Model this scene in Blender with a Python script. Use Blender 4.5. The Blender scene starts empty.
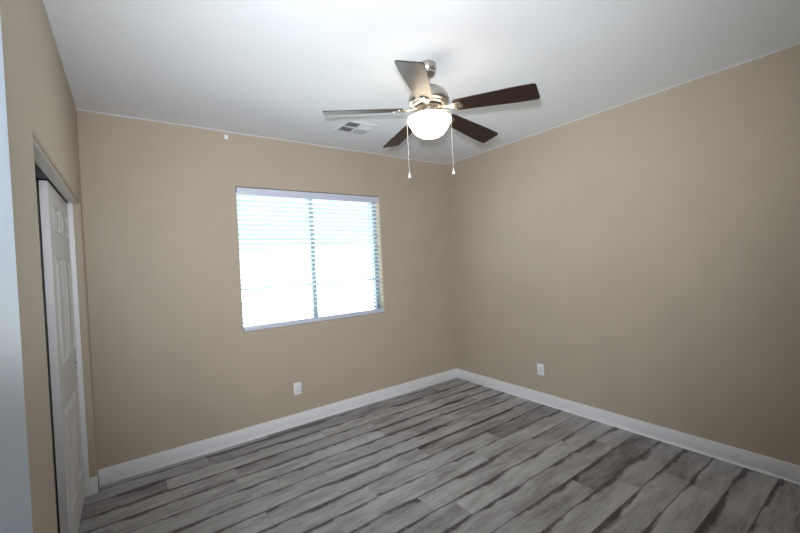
import bpy, bmesh, math, random
from mathutils import Vector, Matrix

random.seed(7)
S = bpy.context.scene
COL = S.collection
PI = math.pi

# ------------------------------------------------------------ camera
cam_d = bpy.data.cameras.new('camera')
cam = bpy.data.objects.new('camera', cam_d); COL.objects.link(cam)
cr = Vector((0.80968521, -0.58483701, -0.04873956))
cu = Vector((0.04760003, -0.01733122, 0.99871611))
cf = Vector((0.58493085, 0.81096566, -0.01380543))
M = Matrix.Identity(4)
for i in range(3):
    M[i][0], M[i][1], M[i][2] = cr[i], cu[i], -cf[i]
M.translation = (-3.38097, -3.55203, 1.52882)
cam.matrix_world = M
cam_d.sensor_width = 36.0
cam_d.lens = 378.41 / 800 * 36.0
cam_d.clip_start = 0.01
S.camera = cam

# ------------------------------------------------------------ daylight, exposure
W = bpy.data.worlds.new('world'); S.world = W; W.use_nodes = True
wn = W.node_tree; wn.nodes.clear()
def wnode(t): return wn.nodes.new(t)
wo = wnode('ShaderNodeOutputWorld'); wb = wnode('ShaderNodeBackground')
wt = wnode('ShaderNodeTexCoord'); ws = wnode('ShaderNodeSeparateXYZ'); wr = wnode('ShaderNodeValToRGB')
wm = wnode('ShaderNodeMath'); wm.operation = 'MULTIPLY_ADD'; wm.inputs[1].default_value = 0.5; wm.inputs[2].default_value = 0.5
wn.links.new(wt.outputs['Generated'], ws.inputs[0]); wn.links.new(ws.outputs['Z'], wm.inputs[0])
wn.links.new(wm.outputs[0], wr.inputs[0]); wn.links.new(wr.outputs[0], wb.inputs[0]); wn.links.new(wb.outputs[0], wo.inputs[0])
e = wr.color_ramp.elements
e[0].position = 0.0; e[0].color = (2.5, 2.5, 2.5, 1)          # sunlit pale ground
e[1].position = 1.0; e[1].color = (0.30, 0.45, 0.75, 1)
x = e.new(0.485); x.color = (1.5, 1.5, 1.5, 1)
x = e.new(0.525); x.color = (0.21, 0.24, 0.255, 1)              # hazy blue above the horizon
x = e.new(0.60); x.color = (0.21, 0.24, 0.26, 1)
x = e.new(0.68); x.color = (0.62, 0.80, 0.95, 1)
wb.inputs[1].default_value = 5.0
W.cycles.sampling_method = 'MANUAL'; W.cycles.sample_map_resolution = 512

WX0, WX1, WZ0, WZ1 = -2.565, -1.065, 0.965, 2.262              # window opening
pd = bpy.data.lights.new('window_portal', 'AREA'); pd.shape = 'RECTANGLE'
pd.size = WX1 - WX0; pd.size_y = WZ1 - WZ0; pd.cycles.is_portal = True
po = bpy.data.objects.new('window_portal', pd); COL.objects.link(po)
po.location = ((WX0 + WX1) / 2, 0.16, (WZ0 + WZ1) / 2); po.rotation_euler = (-PI / 2, 0, 0)

FANX, FANY = -1.813, -1.767
S.view_settings.view_transform = 'Standard'; S.view_settings.look = 'None'
S.view_settings.gamma = 1; S.view_settings.use_curve_mapping = False
S.view_settings.exposure = 0.02
BOWL = 9.0
# the photographer's flash, held just above the lens in the doorway and aimed up into the room
fd = bpy.data.lights.new('camera_flash', 'SPOT'); fd.energy = 360; fd.spot_size = math.radians(110); fd.spot_blend = 1.0
fd.shadow_soft_size = 0.045; fd.color = (0.90, 0.955, 1.0)
fo = bpy.data.objects.new('camera_flash', fd); COL.objects.link(fo)
fo.location = (-3.40, -3.53, 1.66)
fo.rotation_euler = Vector((0.585, 0.79, 0.10)).to_track_quat('-Z', 'Y').to_euler()
S.cycles.max_bounces = 10; S.cycles.diffuse_bounces = 6
S.cycles.transparent_max_bounces = 16
S.cycles.sample_clamp_indirect = 6.0
S.cycles.use_denoising = True

# ------------------------------------------------------------ materials
def mat(name, col, rough=0.5, metal=0.0, bump=None, spec=None, coat=None, emit=None, trans=None, var=None):
    m = bpy.data.materials.new(name); m.use_nodes = True
    nt = m.node_tree; b = nt.nodes['Principled BSDF']
    b.inputs['Base Color'].default_value = (*col, 1); b.inputs['Roughness'].default_value = rough
    b.inputs['Metallic'].default_value = metal
    if spec is not None: b.inputs['Specular IOR Level'].default_value = spec
    if coat is not None: b.inputs['Coat Weight'].default_value = coat[0]; b.inputs['Coat Roughness'].default_value = coat[1]
    if emit: b.inputs['Emission Color'].default_value = (*emit[0], 1); b.inputs['Emission Strength'].default_value = emit[1]
    tc = nt.nodes.new('ShaderNodeTexCoord')
    if bump:
        n = nt.nodes.new('ShaderNodeTexNoise'); n.inputs['Scale'].default_value = bump[0]; n.inputs['Detail'].default_value = 3
        bp = nt.nodes.new('ShaderNodeBump'); bp.inputs['Strength'].default_value = bump[1]; bp.inputs['Distance'].default_value = bump[2]
        nt.links.new(tc.outputs['Object'], n.inputs['Vector']); nt.links.new(n.outputs[0], bp.inputs['Height'])
        nt.links.new(bp.outputs[0], b.inputs['Normal'])
    if var:                                       # faint tonal variation of the finish itself
        n = nt.nodes.new('ShaderNodeTexNoise'); n.inputs['Scale'].default_value = var[0]; n.inputs['Detail'].default_value = 4
        r = nt.nodes.new('ShaderNodeMapRange'); r.inputs['To Min'].default_value = 1 - var[1]; r.inputs['To Max'].default_value = 1 + var[1]
        h = nt.nodes.new('ShaderNodeHueSaturation'); h.inputs['Color'].default_value = (*col, 1)
        nt.links.new(tc.outputs['Object'], n.inputs['Vector']); nt.links.new(n.outputs[0], r.inputs[0])
        nt.links.new(r.outputs[0], h.inputs['Value']); nt.links.new(h.outputs[0], b.inputs['Base Color'])
    if trans:
        out = nt.nodes['Material Output']; t = nt.nodes.new('ShaderNodeBsdfTranslucent'); t.inputs[0].default_value = (*col, 1)
        mx = nt.nodes.new('ShaderNodeMixShader'); mx.inputs[0].default_value = trans
        nt.links.new(b.outputs[0], mx.inputs[1]); nt.links.new(t.outputs[0], mx.inputs[2]); nt.links.new(mx.outputs[0], out.inputs[0])
    return m

HC = 2.74
def wall_paint():
    m = mat('wall_paint', (0.47, 0.395, 0.315), 0.55, bump=(130, 0.45, 0.003), spec=0.35)
    nt = m.node_tree; b = nt.nodes['Principled BSDF']
    g = nt.nodes.new('ShaderNodeNewGeometry'); sp = nt.nodes.new('ShaderNodeSeparateXYZ')
    n = nt.nodes.new('ShaderNodeTexNoise'); n.inputs['Scale'].default_value = 2.2; n.inputs['Detail'].default_value = 5
    a = nt.nodes.new('ShaderNodeMath'); a.operation = 'MULTIPLY_ADD'; a.inputs[1].default_value = 0.018
    c = nt.nodes.new('ShaderNodeMath'); c.operation = 'GREATER_THAN'; c.inputs[1].default_value = HC + 0.0002
    mx = nt.nodes.new('ShaderNodeMixRGB')
    mr = nt.nodes.new('ShaderNodeMapRange'); mr.inputs['To Min'].default_value = 0.93; mr.inputs['To Max'].default_value = 1.07
    h = nt.nodes.new('ShaderNodeHueSaturation'); h.inputs['Color'].default_value = (0.47, 0.395, 0.315, 1)
    nt.links.new(g.outputs['Position'], sp.inputs[0]); nt.links.new(g.outputs['Position'], n.inputs['Vector'])
    nt.links.new(n.outputs[0], a.inputs[0]); nt.links.new(sp.outputs['Z'], a.inputs[2]); nt.links.new(a.outputs[0], c.inputs[0])
    nt.links.new(n.outputs[0], mr.inputs[0]); nt.links.new(mr.outputs[0], h.inputs['Value'])
    nt.links.new(c.outputs[0], mx.inputs[0]); nt.links.new(h.outputs[0], mx.inputs[1])
    mx.inputs[2].default_value = (0.62, 0.61, 0.67, 1)                # ceiling white cut in unevenly along the top
    nt.links.new(mx.outputs[0], b.inputs['Base Color'])
    return m

def floor_mat():
    m = bpy.data.materials.new('grey_plank_floor'); m.use_nodes = True
    nt = m.node_tree; b = nt.nodes['Principled BSDF']; L = nt.links.new
    def N(t, **k):
        n = nt.nodes.new(t)
        for a, v in k.items(): setattr(n, a, v)
        return n
    def math_(op, a, c=None, d=None):
        n = N('ShaderNodeMath', operation=op)
        for i, v in enumerate((a, c, d)):
            if v is None: continue
            if isinstance(v, (int, float)): n.inputs[i].default_value = v
            else: L(v, n.inputs[i])
        return n.outputs[0]
    def noise(vec, sx, sy, detail=4, rough=0.6, dist=0.0):
        mp = N('ShaderNodeMapping'); mp.inputs['Scale'].default_value = (sx, sy, 1); L(vec, mp.inputs[0])
        n = N('ShaderNodeTexNoise'); n.inputs['Scale'].default_value = 1; n.inputs['Detail'].default_value = detail
        n.inputs['Roughness'].default_value = rough; n.inputs['Distortion'].default_value = dist
        L(mp.outputs[0], n.inputs['Vector']); return n.outputs[0]
    def smooth(v, a, c, lo=0.0, hi=1.0):
        n = N('ShaderNodeMapRange', interpolation_type='SMOOTHSTEP')
        for i, q in ((1, a), (2, c), (3, lo), (4, hi)): n.inputs[i].default_value = q
        L(v, n.inputs[0]); return n.outputs[0]
    uv = N('ShaderNodeUVMap'); uv.uv_map = 'plank'; P_ = uv.outputs[0]
    ed = N('ShaderNodeUVMap'); ed.uv_map = 'edge'
    se = N('ShaderNodeSeparateXYZ'); L(ed.outputs[0], se.inputs[0])
    at = N('ShaderNodeAttribute'); at.attribute_name = 'tone'
    tone = at.outputs['Fac']
    v = se.outputs['Y']; uend = se.outputs['X']                     # metres from plank's side / end
    v2 = math_('SUBTRACT', 0.171, v)
    # ragged dark weathering along the plank edges
    fine = noise(P_, 7, 120, 5, 0.7)
    rag = noise(P_, 3.2, 30, 6, 0.68, 0.2)
    w1 = smooth(noise(P_, 1.7, 1.0, 4, 0.6), 0.36, 0.68, 0.0, 0.046)
    w2 = smooth(noise(P_, 1.4, 1.3, 4, 0.6), 0.46, 0.74, 0.0, 0.030)
    rj = math_('MULTIPLY', math_('SUBTRACT', rag, 0.5), 0.056)
    d1 = math_('SUBTRACT', math_('ADD', v, rj), w1)
    d2 = math_('SUBTRACT', math_('ADD', v2, rj), w2)
    m1 = smooth(d1, -0.012, 0.012, 1.0, 0.0); m2 = smooth(d2, -0.012, 0.010, 0.8, 0.0)
    mask = math_('MAXIMUM', m1, m2)
    mask = math_('MULTIPLY', mask, smooth(fine, 0.30, 0.56, 0.55, 1.0))
    # inner knots and smudges
    kn = smooth(noise(P_, 2.6, 13, 6, 0.7, 0.6), 0.51, 0.68)
    kn2 = math_('MULTIPLY', kn, smooth(fine, 0.38, 0.60))
    mask = math_('MAXIMUM', mask, math_('MULTIPLY', kn2, 0.60))
    grain = noise(P_, 5, 130, 4, 0.65)
    cloud = noise(P_, 2.0, 8, 5, 0.65)
    r = N('ShaderNodeValToRGB'); r.color_ramp.elements[0].color = (0.085, 0.073, 0.066, 1); r.color_ramp.elements[1].color = (0.54, 0.535, 0.525, 1)
    mixv = math_('ADD', math_('MULTIPLY', grain, 0.70), math_('MULTIPLY', cloud, 1.30))
    mixv = math_('ADD', mixv, math_('ADD', math_('MULTIPLY', tone, 1.6), -0.36))
    r.color_ramp.elements[0].position = 0.10; r.color_ramp.elements[1].position = 1.0
    L(mixv, r.inputs[0])
    mx = N('ShaderNodeMixRGB'); L(math_('MULTIPLY', mask, 0.93), mx.inputs[0]); L(r.outputs[0], mx.inputs[1]); mx.inputs[2].default_value = (0.036, 0.028, 0.025, 1)
    # thin bevel line on every seam
    seam = math_('MAXIMUM', smooth(math_('MINIMUM', v, v2), 0.0008, 0.0040, 0.75, 0.0), smooth(uend, 0.0006, 0.0018, 0.35, 0.0))
    mx2 = N('ShaderNodeMixRGB'); L(seam, mx2.inputs[0]); L(mx.outputs[0], mx2.inputs[1]); mx2.inputs[2].default_value = (0.06, 0.055, 0.05, 1)
    L(mx2.outputs[0], b.inputs['Base Color'])
    b.inputs['Roughness'].default_value = 0.42; b.inputs['Specular IOR Level'].default_value = 0.35
    bp = N('ShaderNodeBump'); bp.inputs['Strength'].default_value = 0.35; bp.inputs['Distance'].default_value = 0.002
    L(math_('SUBTRACT', grain, math_('MULTIPLY', seam, 2.0)), bp.inputs['Height']); L(bp.outputs[0], b.inputs['Normal'])
    return m

def wood_mat():
    m = mat('dark_walnut', (0.04, 0.016, 0.009), 0.42, spec=0.35, coat=(0.15, 0.3))
    nt = m.node_tree; b = nt.nodes['Principled BSDF']; tc = nt.nodes.new('ShaderNodeTexCoord')
    mp = nt.nodes.new('ShaderNodeMapping'); mp.inputs['Scale'].default_value = (3, 60, 8)
    n = nt.nodes.new('ShaderNodeTexNoise'); n.inputs['Scale'].default_value = 1; n.inputs['Detail'].default_value = 5; n.inputs['Distortion'].default_value = 0.6
    r = nt.nodes.new('ShaderNodeValToRGB')
    r.color_ramp.elements[0].position = 0.3; r.color_ramp.elements[0].color = (0.008, 0.003, 0.002, 1)
    r.color_ramp.elements[1].position = 0.75; r.color_ramp.elements[1].color = (0.034, 0.012, 0.007, 1)
    uv = nt.nodes.new('ShaderNodeUVMap'); uv.uv_map = 'blade'
    nt.links.new(uv.outputs[0], mp.inputs[0]); nt.links.new(mp.outputs[0], n.inputs['Vector'])
    nt.links.new(n.outputs[0], r.inputs[0]); nt.links.new(r.outputs[0], b.inputs['Base Color'])
    return m

def glass_mat():
    m = bpy.data.materials.new('window_glass'); m.use_nodes = True; nt = m.node_tree; nt.nodes.clear()
    o = nt.nodes.new('ShaderNodeOutputMaterial'); t = nt.nodes.new('ShaderNodeBsdfTransparent'); t.inputs[0].default_value = (0.90, 0.95, 0.94, 1)
    g = nt.nodes.new('ShaderNodeBsdfGlossy'); g.inputs['Roughness'].default_value = 0.02
    mx = nt.nodes.new('ShaderNodeMixShader'); mx.inputs[0].default_value = 0.06
    nt.links.new(t.outputs[0], mx.inputs[1]); nt.links.new(g.outputs[0], mx.inputs[2]); nt.links.new(mx.outputs[0], o.inputs[0])
    return m

WALL = wall_paint()
CEIL = mat('ceiling_white', (0.85, 0.87, 0.905), 0.7, bump=(110, 0.2, 0.002), spec=0.2)
TRIM = mat('trim_white', (0.82, 0.82, 0.86), 0.35, var=(6, 0.03))
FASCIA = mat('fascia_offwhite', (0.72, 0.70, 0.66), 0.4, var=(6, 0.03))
DOOR = mat('door_white', (0.62, 0.62, 0.62), 0.4, var=(5, 0.03), bump=(300, 0.1, 0.0005))
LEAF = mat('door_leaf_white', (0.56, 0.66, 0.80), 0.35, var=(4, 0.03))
PLATE = mat('outlet_white', (0.80, 0.80, 0.84), 0.3, var=(10, 0.02))
SLOT = mat('outlet_slot', (0.03, 0.03, 0.035), 0.6, var=(10, 0.1))
SLAT = mat('slat_white', (0.66, 0.73, 0.79), 0.4, trans=0.22)
VAL = mat('valance_white', (0.60, 0.63, 0.76), 0.35, var=(8, 0.02))
CORD = mat('cord_white', (0.75, 0.76, 0.78), 0.7, bump=(900, 0.3, 0.0005))
FRAME = mat('window_frame_bronze', (0.27, 0.31, 0.33), 0.5, var=(12, 0.08))
NICKEL = mat('brushed_nickel', (0.50, 0.47, 0.43), 0.34, 1.0, bump=(240, 0.05, 0.0003))
DARKM = mat('motor_black', (0.03, 0.028, 0.026), 0.5, 0.3, var=(20, 0.1))
WOOD = wood_mat()
GLASS = glass_mat()
BOWLM = mat('lit_frosted_glass', (0.95, 0.93, 0.88), 0.35, emit=((1.0, 0.80, 0.58), BOWL))
VENTW = mat('vent_white', (0.78, 0.79, 0.80), 0.4, var=(10, 0.02))
DUCT = mat('duct_dark', (0.035, 0.035, 0.035), 0.8, var=(15, 0.1))
TRACK = mat('track_metal', (0.06, 0.06, 0.06), 0.5, 0.6, var=(15, 0.1))
PULL = mat('pull_bronze', (0.03, 0.025, 0.02), 0.4, 0.6, var=(30, 0.1))
CLIP = mat('clip_white', (0.85, 0.87, 0.90), 0.3, var=(30, 0.02))
FLOOR = floor_mat()

# ------------------------------------------------------------ helpers
def link(name, bm, m, parent=None, smooth=None):
    me = bpy.data.meshes.new(name)
    bmesh.ops.recalc_face_normals(bm, faces=bm.faces[:])
    bm.to_mesh(me); bm.free()
    for q in (m if isinstance(m, (list, tuple)) else [m]): me.materials.append(q)
    o = bpy.data.objects.new(name, me); COL.objects.link(o)
    if parent is not None: o.parent = parent
    if smooth:
        for f in me.polygons: f.use_smooth = True
        if smooth is not True:
            try: me.set_sharp_from_angle(angle=math.radians(smooth))
            except Exception: pass
    return o

def struct(name, bm, m, parent=None, smooth=None):
    o = link(name, bm, m, parent, smooth)
    if parent is None: o['kind'] = 'structure'
    return o

def thing(name, label, cat, loc=(0, 0, 0), rotz=0, group=None):
    o = bpy.data.objects.new(name, None); COL.objects.link(o); o.empty_display_size = 0.05
    o.location = loc; o.rotation_euler = (0, 0, rotz); o['label'] = label; o['category'] = cat
    if group: o['group'] = group
    return o

def box(bm, x0, x1, y0, y1, z0, z1, bev=0.0, mi=0, mtx=None):
    t = bmesh.new()
    bmesh.ops.create_cube(t, size=1)
    for v in t.verts:
        v.co = Vector(((x0 + x1) / 2 + v.co.x * (x1 - x0), (y0 + y1) / 2 + v.co.y * (y1 - y0), (z0 + z1) / 2 + v.co.z * (z1 - z0)))
    if bev: bmesh.ops.bevel(t, geom=t.edges[:], offset=bev, segments=2, profile=0.5, affect='EDGES')
    if mtx is not None: bmesh.ops.transform(t, matrix=mtx, verts=t.verts[:])
    for f in t.faces: f.material_index = mi
    merge(bm, t)

def merge(bm, t):
    me = bpy.data.meshes.new('t'); t.to_mesh(me); t.free(); bm.from_mesh(me); bpy.data.meshes.remove(me)

def lathe(bm, prof, c=(0, 0, 0), n=48, mi=0):
    rings = []
    for r, z in prof:
        if r < 1e-6: rings.append([bm.verts.new((c[0], c[1], c[2] + z))])
        else: rings.append([bm.verts.new((c[0] + r * math.cos(2 * PI * k / n), c[1] + r * math.sin(2 * PI * k / n), c[2] + z)) for k in range(n)])
    for a, b in zip(rings[:-1], rings[1:]):
        for k in range(n):
            k2 = (k + 1) % n
            if len(a) == 1 and len(b) == 1: continue
            if len(a) == 1: f = bm.faces.new((a[0], b[k], b[k2]))
            elif len(b) == 1: f = bm.faces.new((a[k], b[0], a[k2]))
            else: f = bm.faces.new((a[k], b[k], b[k2], a[k2]))
            f.material_index = mi

def tube(bm, pts, r, n=8, mi=0):
    pts = [Vector(p) for p in pts]; rings = []
    for i, p in enumerate(pts):
        d = (pts[min(i + 1, len(pts) - 1)] - pts[max(i - 1, 0)]).normalized()
        a = Vector((1, 0, 0)) if abs(d.x) < 0.9 else Vector((0, 1, 0))
        s = d.cross(a).normalized(); t = d.cross(s)
        rr = r[i] if isinstance(r, (list, tuple)) else r
        rings.append([bm.verts.new(p + (s * math.cos(2 * PI * k / n) + t * math.sin(2 * PI * k / n)) * rr) for k in range(n)])
    for a, b in zip(rings[:-1], rings[1:]):
        for k in range(n):
            f = bm.faces.new((a[k], a[(k + 1) % n], b[(k + 1) % n], b[k])); f.material_index = mi
    for q in (rings[0], rings[-1]):
        f = bm.faces.new(q); f.material_index = mi

# wall plane with a bullnosed opening. to3(u, z, d): u along the wall, d depth behind the face
def wall_open(bm, to3, u0, u1, zt, a0, a1, b0, b1, rad, depth, closed):
    def q(u_0, u_1, z_0, z_1):
        if u_1 - u_0 < 1e-5 or z_1 - z_0 < 1e-5: return
        bm.faces.new([bm.verts.new(to3(*p)) for p in ((u_0, z_0, 0), (u_1, z_0, 0), (u_1, z_1, 0), (u_0, z_1, 0))])
    A0, A1, B1 = a0 - rad, a1 + rad, b1 + rad
    B0 = b0 - rad if closed else 0
    q(u0, A0, 0, B0); q(A0, A1, 0, B0); q(A1, u1, 0, B0)
    q(u0, A0, B0, B1); q(A1, u1, B0, B1)
    q(u0, A0, B1, zt); q(A0, A1, B1, zt); q(A1, u1, B1, zt)
    steps = []
    for k in range(9):
        t = k / 8 * PI / 2
        steps.append((rad * (1 - math.sin(t)), rad * (1 - math.cos(t))))
    steps.append((0, depth))
    rings = []
    for o, d in steps:
        lo = b0 - o if closed else 0
        rings.append([bm.verts.new(to3(*p)) for p in ((a0 - o, lo, d), (a0 - o, b1 + o, d), (a1 + o, b1 + o, d), (a1 + o, lo, d))])
    for a, b in zip(rings[:-1], rings[1:]):
        for k in range(4 if closed else 3):
            bm.faces.new((a[k], a[(k + 1) % 4], b[(k + 1) % 4], b[k]))

RX = -3.62; RY = -3.62
# ------------------------------------------------------------ walls
bm = bmesh.new()
wall_open(bm, lambda u, z, d: (u, d, z), RX, 0, HC, WX0, WX1, WZ0, WZ1, 0.012, 0.15, True)
struct('wall_back', bm, WALL, smooth=35)
bm = bmesh.new()
bm.faces.new([bm.verts.new(p) for p in ((0, 0, 0), (0, RY, 0), (0, RY, HC), (0, 0, HC))])
struct('wall_right', bm, WALL)
OY0, OY1, OZ = -1.752, -0.100, 2.045                            # closet opening
bm = bmesh.new()
wall_open(bm, lambda u, z, d: (RX - d, u, z), RY, 0, HC, OY0, OY1, 0, OZ, 0.02, 0.055, False)
# back faces of the wall around the opening
for (y0, y1, z0, z1) in ((RY, OY0, 0, HC), (OY1, 0.0, 0, HC), (OY0, OY1, OZ, HC)):
    X = RX - 0.11
    bm.faces.new([bm.verts.new(p) for p in ((X, y0, z0), (X, y1, z0), (X, y1, z1), (X, y0, z1))])
for y in (OY0, OY1):
    bm.faces.new([bm.verts.new(p) for p in ((RX - .055, y, 0), (RX - .11, y, 0), (RX - .11, y, OZ), (RX - .055, y, OZ))])
bm.faces.new([bm.verts.new(p) for p in ((RX - .055, OY0, OZ), (RX - .055, OY1, OZ), (RX - .11, OY1, OZ), (RX - .11, OY0, OZ))])
struct('wall_left', bm, WALL, smooth=35)
# closet behind the left wall
bm = bmesh.new()
CX = RX - 0.72
for pts in (((CX, RY, 0), (CX, 0, 0), (CX, 0, HC), (CX, RY, HC)),
            ((CX, 0, 0), (RX, 0, 0), (RX, 0, HC), (CX, 0, HC)),
            ((CX, -2.0, 0), (RX - .11, -2.0, 0), (RX - .11, -2.0, HC), (CX, -2.0, HC))):
    bm.faces.new([bm.verts.new(p) for p in pts])
struct('wall_closet', bm, WALL)
# rear wall with the entry doorway the room is seen from, and the hall behind it
DX0, DX1 = -3.46, -2.66
bm = bmesh.new()
wall_open(bm, lambda u, z, d: (u, RY - d, z), RX, 0, HC, DX0, DX1, 0, 2.04, 0.012, 0.12, False)
struct('wall_rear', bm, WALL, smooth=35)
bm = bmesh.new()
for pts in (((CX, -4.8, 0), (0, -4.8, 0), (0, -4.8, HC), (CX, -4.8, HC)),
            ((CX, -4.8, 0), (CX, RY - .12, 0), (CX, RY - .12, HC), (CX, -4.8, HC)),
            ((0, -4.8, 0), (0, RY, 0), (0, RY, HC), (0, -4.8, HC)),
            ((CX, RY - .12, 0), (DX0 - 0.01, RY - .12, 0), (DX0 - 0.01, RY - .12, HC), (CX, RY - .12, HC)),
            ((DX0 - .01, RY - .12, 2.05), (DX1 + .01, RY - .12, 2.05), (DX1 + .01, RY - .12, HC), (DX0 - .01, RY - .12, HC)),
            ((DX1 + .01, RY - .12, 0), (0, RY - .12, 0), (0, RY - .12, HC), (DX1 + .01, RY - .12, HC))):
    bm.faces.new([bm.verts.new(p) for p in pts])
struct('wall_hall', bm, WALL)
bm = bmesh.new()
box(bm, CX, 0, -4.8, 0.0, HC, HC + 0.05)
struct('ceiling', bm, CEIL)

# ------------------------------------------------------------ floor: 171 mm planks running along the window wall
PW, PL = 0.171, 1.215
joints = {-1: -2.426, 0: -1.711, 1: -2.005, 2: -0.35, 3: -1.602, 4: -0.15, 5: -2.272, 6: -1.533, 7: -0.905, 8: -1.235, 9: -0.72,
          10: -0.569, 11: -1.581, 12: -1.017, 13: -2.0, 14: -0.47, 15: -1.72, 16: -1.12, 17: -0.66}
tones = {(12, 1): -0.20, (14, 1): -0.13, (7, 1): -0.13, (6, 1): -0.06, (1, 0): 0.05, (-1, 1): -0.16, (-1, 0): -0.02, (3, 0): 0.08, (0, 1): -0.12,
         (13, 1): 0.02, (15, 1): 0.06, (10, 0): 0.06, (8, 0): 0.05, (16, 1): -0.02, (17, 1): -0.05, (0, 0): -0.08, (1, -1): -0.14, (2, 0): -0.03, (2, 1): 0.02}
bm = bmesh.new(); uvl = bm.loops.layers.uv.new('plank'); ued = bm.loops.layers.uv.new('edge')
tl = bm.faces.layers.float.new('tone')
rng = random.Random(21)
for i in range(-1, 29):
    ya = -(0.07 + PW * i); yb = ya - PW; yt = min(ya, 0.0)
    yb = max(yb, -4.8)
    if yb >= yt: continue
    j0 = joints.get(i, -rng.random() * PL)
    k = 1
    xr = j0
    while xr < 0: xr += PL; k += 1
    k = 1 if xr <= PL else k
    n0 = round((xr - j0) / PL)
    kk = n0
    while True:
        xl = xr - PL
        a, c = max(xl, CX), min(xr, 0.0)
        if c > a + 1e-4:
            off = rng.random() * 40; offy = rng.random() * 40; tone = rng.uniform(-0.05, 0.05)
            tone = tones.get((i, kk), tone)
            nx = 4
            for s in range(nx):                                  # mirrored halves keep the distance to the end joints simple
                p0 = a + (c - a) * s / nx; p1 = a + (c - a) * (s + 1) / nx
                f = bm.faces.new([bm.verts.new((p0, yb, 0)), bm.verts.new((p1, yb, 0)), bm.verts.new((p1, yt, 0)), bm.verts.new((p0, yt, 0))])
                f[tl] = tone
                for lp, (px, py) in zip(f.loops, ((p0, yb), (p1, yb), (p1, yt), (p0, yt))):
                    lp[uvl].uv = (px + off, py + offy)
                    lp[ued].uv = (min(px - xl, xr - px), ya - py)
        xr = xl; kk -= 1
        if xr <= CX: break
fl = struct('floor', bm, FLOOR)

# ------------------------------------------------------------ baseboards
def board(name, segs, parent=None):
    b = bmesh.new()
    for s in segs: box(b, *s, bev=0.0025)
    return struct(name, b, TRIM, smooth=30)
BH, BT = 0.118, 0.014
board('baseboard_back', [(RX, 0, -BT, 0, 0, BH)])
board('baseboard_right', [(-BT, 0, RY, -BT, 0, BH)])
board('baseboard_left', [(RX, RX + 0.009, OY1 - BT, -BT, 0, BH), (RX - 0.043, RX + 0.009, OY1 - BT, OY1, 0, BH), (RX, RX + BT, RY, OY0, 0, BH)])
# white closing strip on the far jamb of the closet
b = bmesh.new(); box(b, RX - 0.085, RX - 0.043, OY1 - 0.018, OY1, 0, OZ, bev=0.002)
struct('trim_1', b, TRIM)

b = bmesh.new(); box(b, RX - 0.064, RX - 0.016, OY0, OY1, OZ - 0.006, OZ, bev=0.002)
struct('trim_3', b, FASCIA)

# ------------------------------------------------------------ closet sliding doors (six panel)
def raised_panels(b, x, y0, y1, z0, z1, facing=1):
    """moulded panels on the room face (x) of a sliding door"""
    wd = y1 - y0; st = 0.105; mid = 0.09
    pw = (wd - 2 * st - mid) / 2
    rows = ((0.22, 0.80), (1.04, 1.63), (1.77, 1.92))
    for c in range(2):
        ya = y0 + st + c * (pw + mid); yb = ya + pw
        for za, zb in rows:
            za += z0; zb += z0
            prof = [(0, 0.0), (0.006, 0.004), (0.016, -0.007), (0.024, -0.007), (0.046, 0.003)]
            rings = []
            for o, d in prof:
                rings.append([b.verts.new((x + d * facing + 0.0006, yy, zz)) for yy, zz in ((ya + o, za + o), (yb - o, za + o), (yb - o, zb - o), (ya + o, zb - o))])
            for p, q in zip(rings[:-1], rings[1:]):
                for k in range(4): b.faces.new((p[k], p[(k + 1) % 4], q[(k + 1) % 4], q[k]))
            b.faces.new(rings[-1])
    # face with holes
    ys = [y0, y0 + st, y0 + st + pw, y0 + st + pw + mid, y1 - st, y1]
    zs = [z0] + [z0 + q for r in rows for q in r] + [z1]
    for i in range(5):
        for j in range(7):
            if i in (1, 3) and j in (1, 3, 5): continue
            b.faces.new([b.verts.new(p) for p in ((x, ys[i], zs[j]), (x, ys[i + 1], zs[j]), (x, ys[i + 1], zs[j + 1]), (x, ys[i], zs[j + 1]))])

def sliding_door(name, xf, y0, y1, z0=0.012, z1=2.03):
    b = bmesh.new()
    raised_panels(b, xf, y0, y1, z0, z1)
    xb = xf - 0.033
    for pts in (((xb, y0, z0), (xb, y1, z0), (xb, y1, z1), (xb, y0, z1)),
                ((xb, y0, z0), (xf, y0, z0), (xf, y0, z1), (xb, y0, z1)),
                ((xb, y1, z0), (xf, y1, z0), (xf, y1, z1), (xb, y1, z1)),
                ((xb, y0, z1), (xf, y0, z1), (xf, y1, z1), (xb, y1, z1)),
                ((xb, y0, z0), (xf, y0, z0), (xf, y1, z0), (xb, y1, z0))):
        f = b.faces.new([b.verts.new(p) for p in pts]); f.material_index = 1
    o = struct(name, b, [DOOR, TRIM])
    return o
d1 = sliding_door('door_1', RX - 0.070, -0.925, -0.125)
b = bmesh.new()
for z in (0.915, 0.955):
    t = bmesh.new(); lathe(t, [(0.0, 0.003), (0.007, 0.0025), (0.011, 0.0)], n=16)
    bmesh.ops.transform(t, matrix=Matrix.Translation((RX - 0.070, -0.185, z)) @ Matrix.Rotation(PI / 2, 4, 'Y'), verts=t.verts[:])
    merge(b, t)
link('finger_pull', b, PULL, d1, 30)
sliding_door('door_2', RX - 0.112, -0.955, -0.155)
b = bmesh.new(); box(b, RX - 0.150, RX - 0.062, OY0, OY1, OZ - 0.008, OZ - 0.002)
struct('trim_2', b, TRACK)

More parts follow.
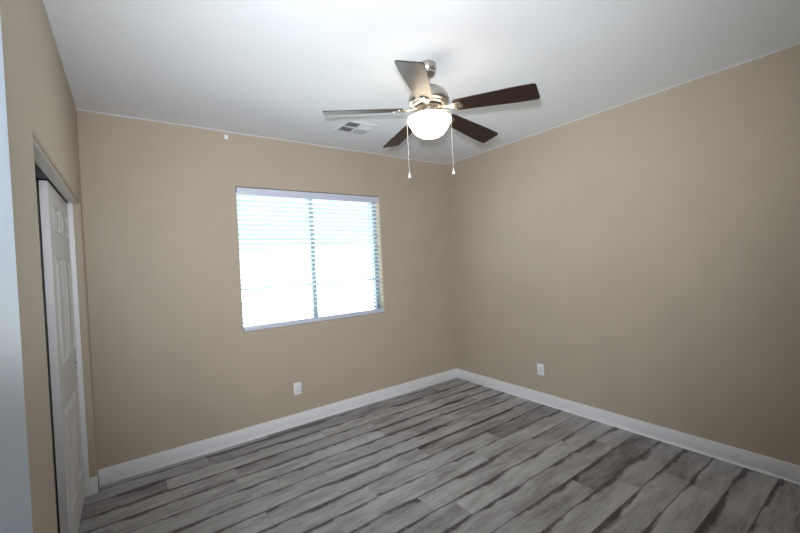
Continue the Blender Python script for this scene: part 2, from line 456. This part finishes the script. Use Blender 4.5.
# ------------------------------------------------------------ entry door, opened flat against the left wall
b = bmesh.new(); box(b, -3.530, -3.495, -3.60, -2.872, 0.012, 2.035, bev=0.002)
d3 = struct('door_3', b, LEAF)
b = bmesh.new()
t = bmesh.new(); lathe(t, [(0.03, 0), (0.03, 0.006), (0.012, 0.010), (0.012, 0.035), (0.026, 0.045), (0.027, 0.06), (0.015, 0.068), (0, 0.069)], n=24)
bmesh.ops.transform(t, matrix=Matrix.Translation((-3.530, -2.94, 0.94)) @ Matrix.Rotation(-PI / 2, 4, 'Y'), verts=t.verts[:]); merge(b, t)
link('door_handle', b, NICKEL, d3, 40)

# ------------------------------------------------------------ window
wroot = bpy.data.objects.new('window_1', None); COL.objects.link(wroot); wroot['kind'] = 'structure'
wroot.location = ((WX0 + WX1) / 2, 0.11, WZ0)
def wpart(name, b, m, smooth=None, parent=None):
    bmesh.ops.translate(b, verts=b.verts[:], vec=-Vector(wroot.location))
    return link(name, b, m, parent or wroot, smooth)
b = bmesh.new()
box(b, WX0, WX0 + .020, .085, .145, WZ0, WZ1); box(b, WX1 - .045, WX1, .085, .145, WZ0, WZ1)
box(b, WX0 + .020, WX1 - .045, .085, .145, WZ0, WZ0 + .018); box(b, WX0 + .020, WX1 - .045, .085, .145, WZ1 - .04, WZ1)
wpart('window_frame', b, FRAME)
b = bmesh.new(); MX = -1.835
box(b, MX - .022, MX + .022, .092, .135, WZ0 + .018, WZ1 - .04, bev=.003)
wpart('meeting_stile', b, FRAME)
for a, c in ((WX0 + .020, MX - .022), (MX + .022, WX1 - .045)):
    b = bmesh.new(); box(b, a, c, .118, .123, WZ0 + .018, WZ1 - .04); wpart('pane', b, GLASS)

# ------------------------------------------------------------ blind
bl = thing('window_blind', 'wide white horizontal slat blind filling the window, slats half open', 'blind', ((WX0 + WX1) / 2, 0.03, WZ1))
def bpart(name, b, m, smooth=None, parent=None):
    bmesh.ops.translate(b, verts=b.verts[:], vec=-Vector(bl.location))
    return link(name, b, m, parent or bl, smooth)
BX0, BX1 = WX0 + .006, WX1 - .008
b = bmesh.new(); box(b, BX0, BX1, .012, .062, WZ1 - .052, WZ1 - .012, bev=.002); bpart('headrail', b, VAL, 30)
b = bmesh.new(); box(b, BX0 - .002, BX1 + .002, -.004, .004, WZ1 - .072, WZ1 - .007, bev=.003); bpart('valance', b, VAL, 30)
zt, zb_ = WZ1 - .092, WZ0 + .075
n_sl = 27
LX = (-2.43, -1.87, -1.225)
for k in range(n_sl):
    z = zt + (zb_ - zt) * k / (n_sl - 1)
    tl_ = math.radians(19)
    if k == 19: tl_ = math.radians(33)
    if k == 20: z -= .004; tl_ = math.radians(14)
    if k == 23: tl_ = math.radians(25)
    b = bmesh.new()
    n = 6; prof = []
    for i in range(n + 1):
        t_ = -1 + 2 * i / n
        prof.append((t_ * .025, .0022 * (1 - t_ * t_)))
    low = [(q, h - .0026) for q, h in reversed(prof)]
    ring = prof + low
    cs, sn = math.cos(tl_), math.sin(tl_)
    ends = []
    for X in (BX0, BX1):
        ends.append([b.verts.new((X, .034 + q * cs + h * sn, z - q * sn + h * cs)) for q, h in ring])
    m_ = len(ring)
    for i in range(m_): b.faces.new((ends[0][i], ends[0][(i + 1) % m_], ends[1][(i + 1) % m_], ends[1][i]))
    b.faces.new(ends[0]); b.faces.new(ends[1])
    bpart('slat', b, SLAT)
b = bmesh.new(); box(b, BX0, BX1, .002, .054, WZ0 + .002, WZ0 + .042, bev=.004)
br = bpart('bottom_rail', b, VAL, 30)
for X in (BX0 + .004, BX1 - .004):
    b = bmesh.new(); box(b, X - .006, X + .006, .001, .061, WZ0 + .001, WZ0 + .044, bev=.003); bpart('end_cap', b, VAL, 30, br)
for X in LX:
    b = bmesh.new()
    for yy in (.0085, .0595): tube(b, [(X, yy, WZ1 - .05), (X, yy, WZ0 + .03)], .0012, 6)
    bpart('ladder_cord', b, CORD)
b = bmesh.new(); tube(b, [(-1.150, -.001, WZ1 - .06), (-1.150, -.001, 1.72)], .0013, 6)
cd = bpart('lift_cord', b, CORD)
b = bmesh.new(); t = bmesh.new(); lathe(t, [(0, .03), (.004, .028), (.008, .004), (.008, 0), (0, 0)], (-1.150, -.001, 1.69), 16); merge(b, t)
bpart('tassel', b, CORD, True, cd)

# ------------------------------------------------------------ ceiling fan
fan = thing('ceiling_fan', 'brushed nickel ceiling fan with five dark brown blades and a lit bowl lamp', 'ceiling fan', (FANX, FANY, HC))
def fpart(name, b, m, smooth=None, parent=None):
    bmesh.ops.translate(b, verts=b.verts[:], vec=(0, 0, -HC))
    return link(name, b, m, parent or fan, smooth)
b = bmesh.new()
lathe(b, [(0, HC), (.056, HC), (.058, HC - .006), (.057, HC - .028), (.052, HC - .046), (.048, HC - .050), (.047, HC - .060), (.036, HC - .070), (.018, HC - .074), (0, HC - .074)])
fpart('canopy', b, NICKEL, 35)
b = bmesh.new(); lathe(b, [(0, HC - .072), (.012, HC - .072), (.012, 2.606), (.022, 2.598), (.026, 2.585), (0, 2.585)], n=24)
fpart('downrod', b, NICKEL, 35)
b = bmesh.new()
lathe(b, [(0, 2.600), (.030, 2.598), (.060, 2.592), (.088, 2.580), (.108, 2.562), (.121, 2.540), (.126, 2.520), (.126, 2.506), (.120, 2.497),
          (.108, 2.492), (.104, 2.484), (.094, 2.479), (0, 2.479)])
mh = fpart('motor_housing', b, NICKEL, 35)
b = bmesh.new(); lathe(b, [(0, 2.482), (.085, 2.482), (.085, 2.468), (.070, 2.463), (0, 2.463)])
fpart('flywheel', b, DARKM, 35)
b = bmesh.new()
lathe(b, [(0, 2.466), (.050, 2.466), (.056, 2.462), (.056, 2.440), (.050, 2.436), (.046, 2.430), (.060, 2.424), (.075, 2.418), (.080, 2.410), (0, 2.410)])
fpart('switch_housing', b, NICKEL, 35)
b = bmesh.new()
prof = [(0.078, 2.424), (.100, 2.421), (.122, 2.413), (.133, 2.402), (.1365, 2.391), (.133, 2.380), (.124, 2.366), (.116, 2.352), (.104, 2.332), (.086, 2.312), (.062, 2.297), (.034, 2.289), (0, 2.286)]
lathe(b, prof)
fpart('light_bowl', b, BOWLM, True)
A0 = -66.528; RT = 0.650
BZ = 2.463
for k in range(5):
    th = math.radians(A0 + 72 * k)
    # a slight droop and wobble, as the blades hang in the photograph
    sl = -0.066 + (-0.039 * math.cos(th) + 0.015 * math.sin(th))
    R_ = Matrix.Rotation(th, 4, 'Z') @ Matrix.Rotation(-math.atan(sl), 4, 'Y')
    base = Matrix.Translation((0, 0, BZ)) @ R_
    pitch = Matrix.Rotation(math.radians(-13), 4, 'X')
    # blade outline
    r0, r1 = 0.165, RT
    out = []
    def wd(r):
        s = (r - r0) / (r1 - r0)
        return 0.050 + 0.020 * min(1, s * 1.3)
    N_ = 14
    up = []
    for i in range(N_ + 1):
        r = r0 + .02 + (r1 - r0 - .05) * i / N_
        up.append((r, wd(r)))
    cr_ = .018
    tipw = wd(r1)
    pts = [(r0, wd(r0) * .62), (r0 + .006, wd(r0) * .85)] + up
    for i in range(1, 7):
        a = i / 6 * PI / 2
        pts.append((r1 - cr_ + cr_ * math.sin(a), tipw - cr_ + cr_ * math.cos(a)))
    outline = pts + [(r, -w) for r, w in reversed(pts)]
    b = bmesh.new(); uvb = b.loops.layers.uv.new('blade')
    top = [b.verts.new((r, w, .003)) for r, w in outline]; bot = [b.verts.new((r, w, -.003)) for r, w in outline]
    b.faces.new(top); b.faces.new(list(reversed(bot)))
    for i in range(len(outline)):
        j = (i + 1) % len(outline); b.faces.new((top[i], bot[i], bot[j], top[j]))
    for f in b.faces:
        for lp in f.loops: lp[uvb].uv = (lp.vert.co.x + 3.1 * k, lp.vert.co.y)
    b.transform(base @ pitch)
    bo = fpart('blade', b, WOOD)
    # bracket under the blade: narrow swan neck widening into a leaf plate
    b = bmesh.new()
    sec = [(.060, .014, .010, -.006), (.085, .012, .006, -.010), (.110, .011, .000, -.012), (.135, .014, -.005, -.010), (.150, .020, -.008, -.0085),
           (.168, .029, -.0085, -.0080), (.188, .032, -.0085, -.0080), (.206, .028, -.0085, -.0080), (.220, .017, -.0085, -.0080), (.226, .004, -.0085, -.008)]
    rows_ = []
    for r, w, z, _ in sec:
        pm = pitch if r > .14 else Matrix.Rotation(math.radians(-13 * max(0, (r - .06) / .08)), 4, 'X')
        row = []
        for s_, dz in ((-1, 0), (-.45, -.003), (0, -.0045), (.45, -.003), (1, 0), (1, .004), (-1, .004)):
            row.append(b.verts.new(base @ (pm @ Vector((r, s_ * w, z + dz)))))
        rows_.append(row)
    for p, q in zip(rows_[:-1], rows_[1:]):
        for i in range(7): b.faces.new((p[i], p[(i + 1) % 7], q[(i + 1) % 7], q[i]))
    b.faces.new(rows_[0]); b.faces.new(rows_[-1])
    fpart('blade_bracket', b, NICKEL, 50, bo)
    for (r, w) in ((.180, .018), (.180, -.018), (.208, 0)):
        b = bmesh.new(); t = bmesh.new(); lathe(t, [(0, -.0035), (.004, -.003), (.006, 0)], n=10)
        bmesh.ops.transform(t, matrix=base @ pitch @ Matrix.Translation((r, w, -.0118)), verts=t.verts[:]); merge(b, t)
        fpart('screw', b, NICKEL, True, bo)
for (cx_, cy_, zlo) in ((-1.927 - FANX, -1.683 - FANY, 2.045), (0.063, -0.126, 2.040)):
    b = bmesh.new()
    d = Vector((cx_, cy_, 0)).normalized()
    pts = [d * .050 + Vector((0, 0, 2.445)), d * .075 + Vector((0, 0, 2.447)), d * .125 + Vector((0, 0, 2.425)), Vector((cx_, cy_, 2.395))]
    pts = [d * .050 + Vector((0, 0, 2.445)), d * .09 + Vector((0, 0, 2.444)), d * .13 + Vector((0, 0, 2.425)), d * .1405 + Vector((0, 0, 2.395)), d * .1405 + Vector((0, 0, zlo + .03))]
    tube(b, pts, .0008, 6)
    z = 2.37
    while z > zlo + .035:
        t = bmesh.new(); bmesh.ops.create_icosphere(t, subdivisions=1, radius=.0016)
        bmesh.ops.translate(t, verts=t.verts[:], vec=d * .1405 + Vector((0, 0, z))); merge(b, t); z -= .007
    ch = fpart('pull_chain', b, CORD)
    b = bmesh.new()
    lathe(b, [(0, .034), (.003, .033), (.0035, .024), (.008, .012), (.009, .004), (.007, 0), (0, 0)], (d.x * .1405, d.y * .1405, zlo), 16)
    fpart('chain_fob', b, CLIP, True, ch)

# ------------------------------------------------------------ ceiling air register
vent = thing('ceiling_vent', 'square white louvred air vent set in the ceiling near the window wall', 'vent', (-1.665, -0.60, HC))
hx, hy = .152, .138
b = bmesh.new()
zf = -.007
rim_o, rim_i = (hx, hy), (hx - .024, hy - .024)
for (x0, x1, y0, y1) in ((-hx, hx, -hy, -hy + .026), (-hx, hx, hy - .026, hy), (-hx, -hx + .026, -hy + .026, hy - .026), (hx - .026, hx, -hy + .026, hy - .026),
                         (-.009, .009, -hy + .026, hy - .026), (-hx + .026, -.009, -.009, .009), (.009, hx - .026, -.009, .009)):
    box(b, x0, x1, y0, y1, zf, 0.0)
link('vent_frame', b, VENTW, vent)
b = bmesh.new(); box(b, -hx + .02, hx - .02, -hy + .02, hy - .02, -.0012, -.0002)
link('duct_opening', b, DUCT, vent)
for (sx, sy, ax, ang) in ((-1, 1, 'x', -1), (-1, -1, 'x', -1), (1, 1, 'y', 1), (1, -1, 'x', 1)):
    b = bmesh.new()
    xa, xb = sorted((sx * .009, sx * (hx - .026))); ya, yb = sorted((sy * .009, sy * (hy - .026)))
    n = 9
    for i in range(n):
        t_ = (i + .5) / n
        if ax == 'x':
            mt = Matrix.Translation((xa + (xb - xa) * t_, (ya + yb) / 2, -.0075)) @ Matrix.Rotation(ang * math.radians(48), 4, 'Y')
            box(b, -.006, .006, -(yb - ya) / 2, (yb - ya) / 2, -.0005, .0005, mtx=mt)
        else:
            mt = Matrix.Translation(((xa + xb) / 2, ya + (yb - ya) * t_, -.0075)) @ Matrix.Rotation(ang * math.radians(48), 4, 'X')
            box(b, -(xb - xa) / 2, (xb - xa) / 2, -.006, .006, -.0005, .0005, mtx=mt)
    link('louvre_bank', b, VENTW, vent)

# ------------------------------------------------------------ outlets
def outlet(loc, rotz, label):
    t = thing('wall_outlet', label, 'outlet', loc, rotz, 'duplex wall outlets')
    b = bmesh.new(); box(b, -.038, .038, -.006, 0, -.059, .059, bev=.003); link('cover_plate', b, PLATE, t, 30)
    for s in (-1, 1):
        b = bmesh.new()
        n = 20; zc = s * .0195
        out = []
        for i in range(n):
            a = 2 * PI * i / n
            out.append((max(-.0165, min(.0165, .019 * math.cos(a))), zc + .0145 * math.sin(a)))
        f0 = [b.verts.new((x, -.006, z)) for x, z in out]; f1 = [b.verts.new((x * .97, -.0085, zc + (z - zc) * .97)) for x, z in out]
        b.faces.new(f1)
        for i in range(n): b.faces.new((f0[i], f0[(i + 1) % n], f1[(i + 1) % n], f1[i]))
        box(b, -.0075, -.0052, -.0092, -.0084, zc - .001, zc + .008, mi=1)
        box(b, .0052, .0075, -.0092, -.0084, zc + .000, zc + .007, mi=1)
        box(b, -.0024, .0024, -.0092, -.0084, zc - .010, zc - .005, mi=1)
        link('receptacle', b, [PLATE, SLOT], t)
    b = bmesh.new(); q = bmesh.new(); lathe(q, [(0, .0015), (.0025, .001), (.0032, 0)], n=12)
    bmesh.ops.transform(q, matrix=Matrix.Translation((0, -.006, 0)) @ Matrix.Rotation(PI / 2, 4, 'X'), verts=q.verts[:]); merge(b, q)
    link('screw', b, NICKEL, t, True)
outlet((-2.105, 0, .354), 0, 'white duplex outlet low on the wall below the window')
outlet((0, -1.235, .354), -PI / 2, 'white duplex outlet low on the right-hand wall with no window')

# ------------------------------------------------------------ small clip under the ceiling
t = thing('wall_clip', 'tiny white plastic clip on the window wall just under the ceiling', 'clip', (-2.625, 0, 2.688))
b = bmesh.new()
box(b, -.015, .015, -.003, 0, -.020, .016, bev=.001); link('clip_plate', b, CLIP, t)
for s in (-1, 1):
    b = bmesh.new(); box(b, s * .011 - .0035, s * .011 + .0035, -.018, -.003, -.017, .015, bev=.001); link('prong', b, CLIP, t)
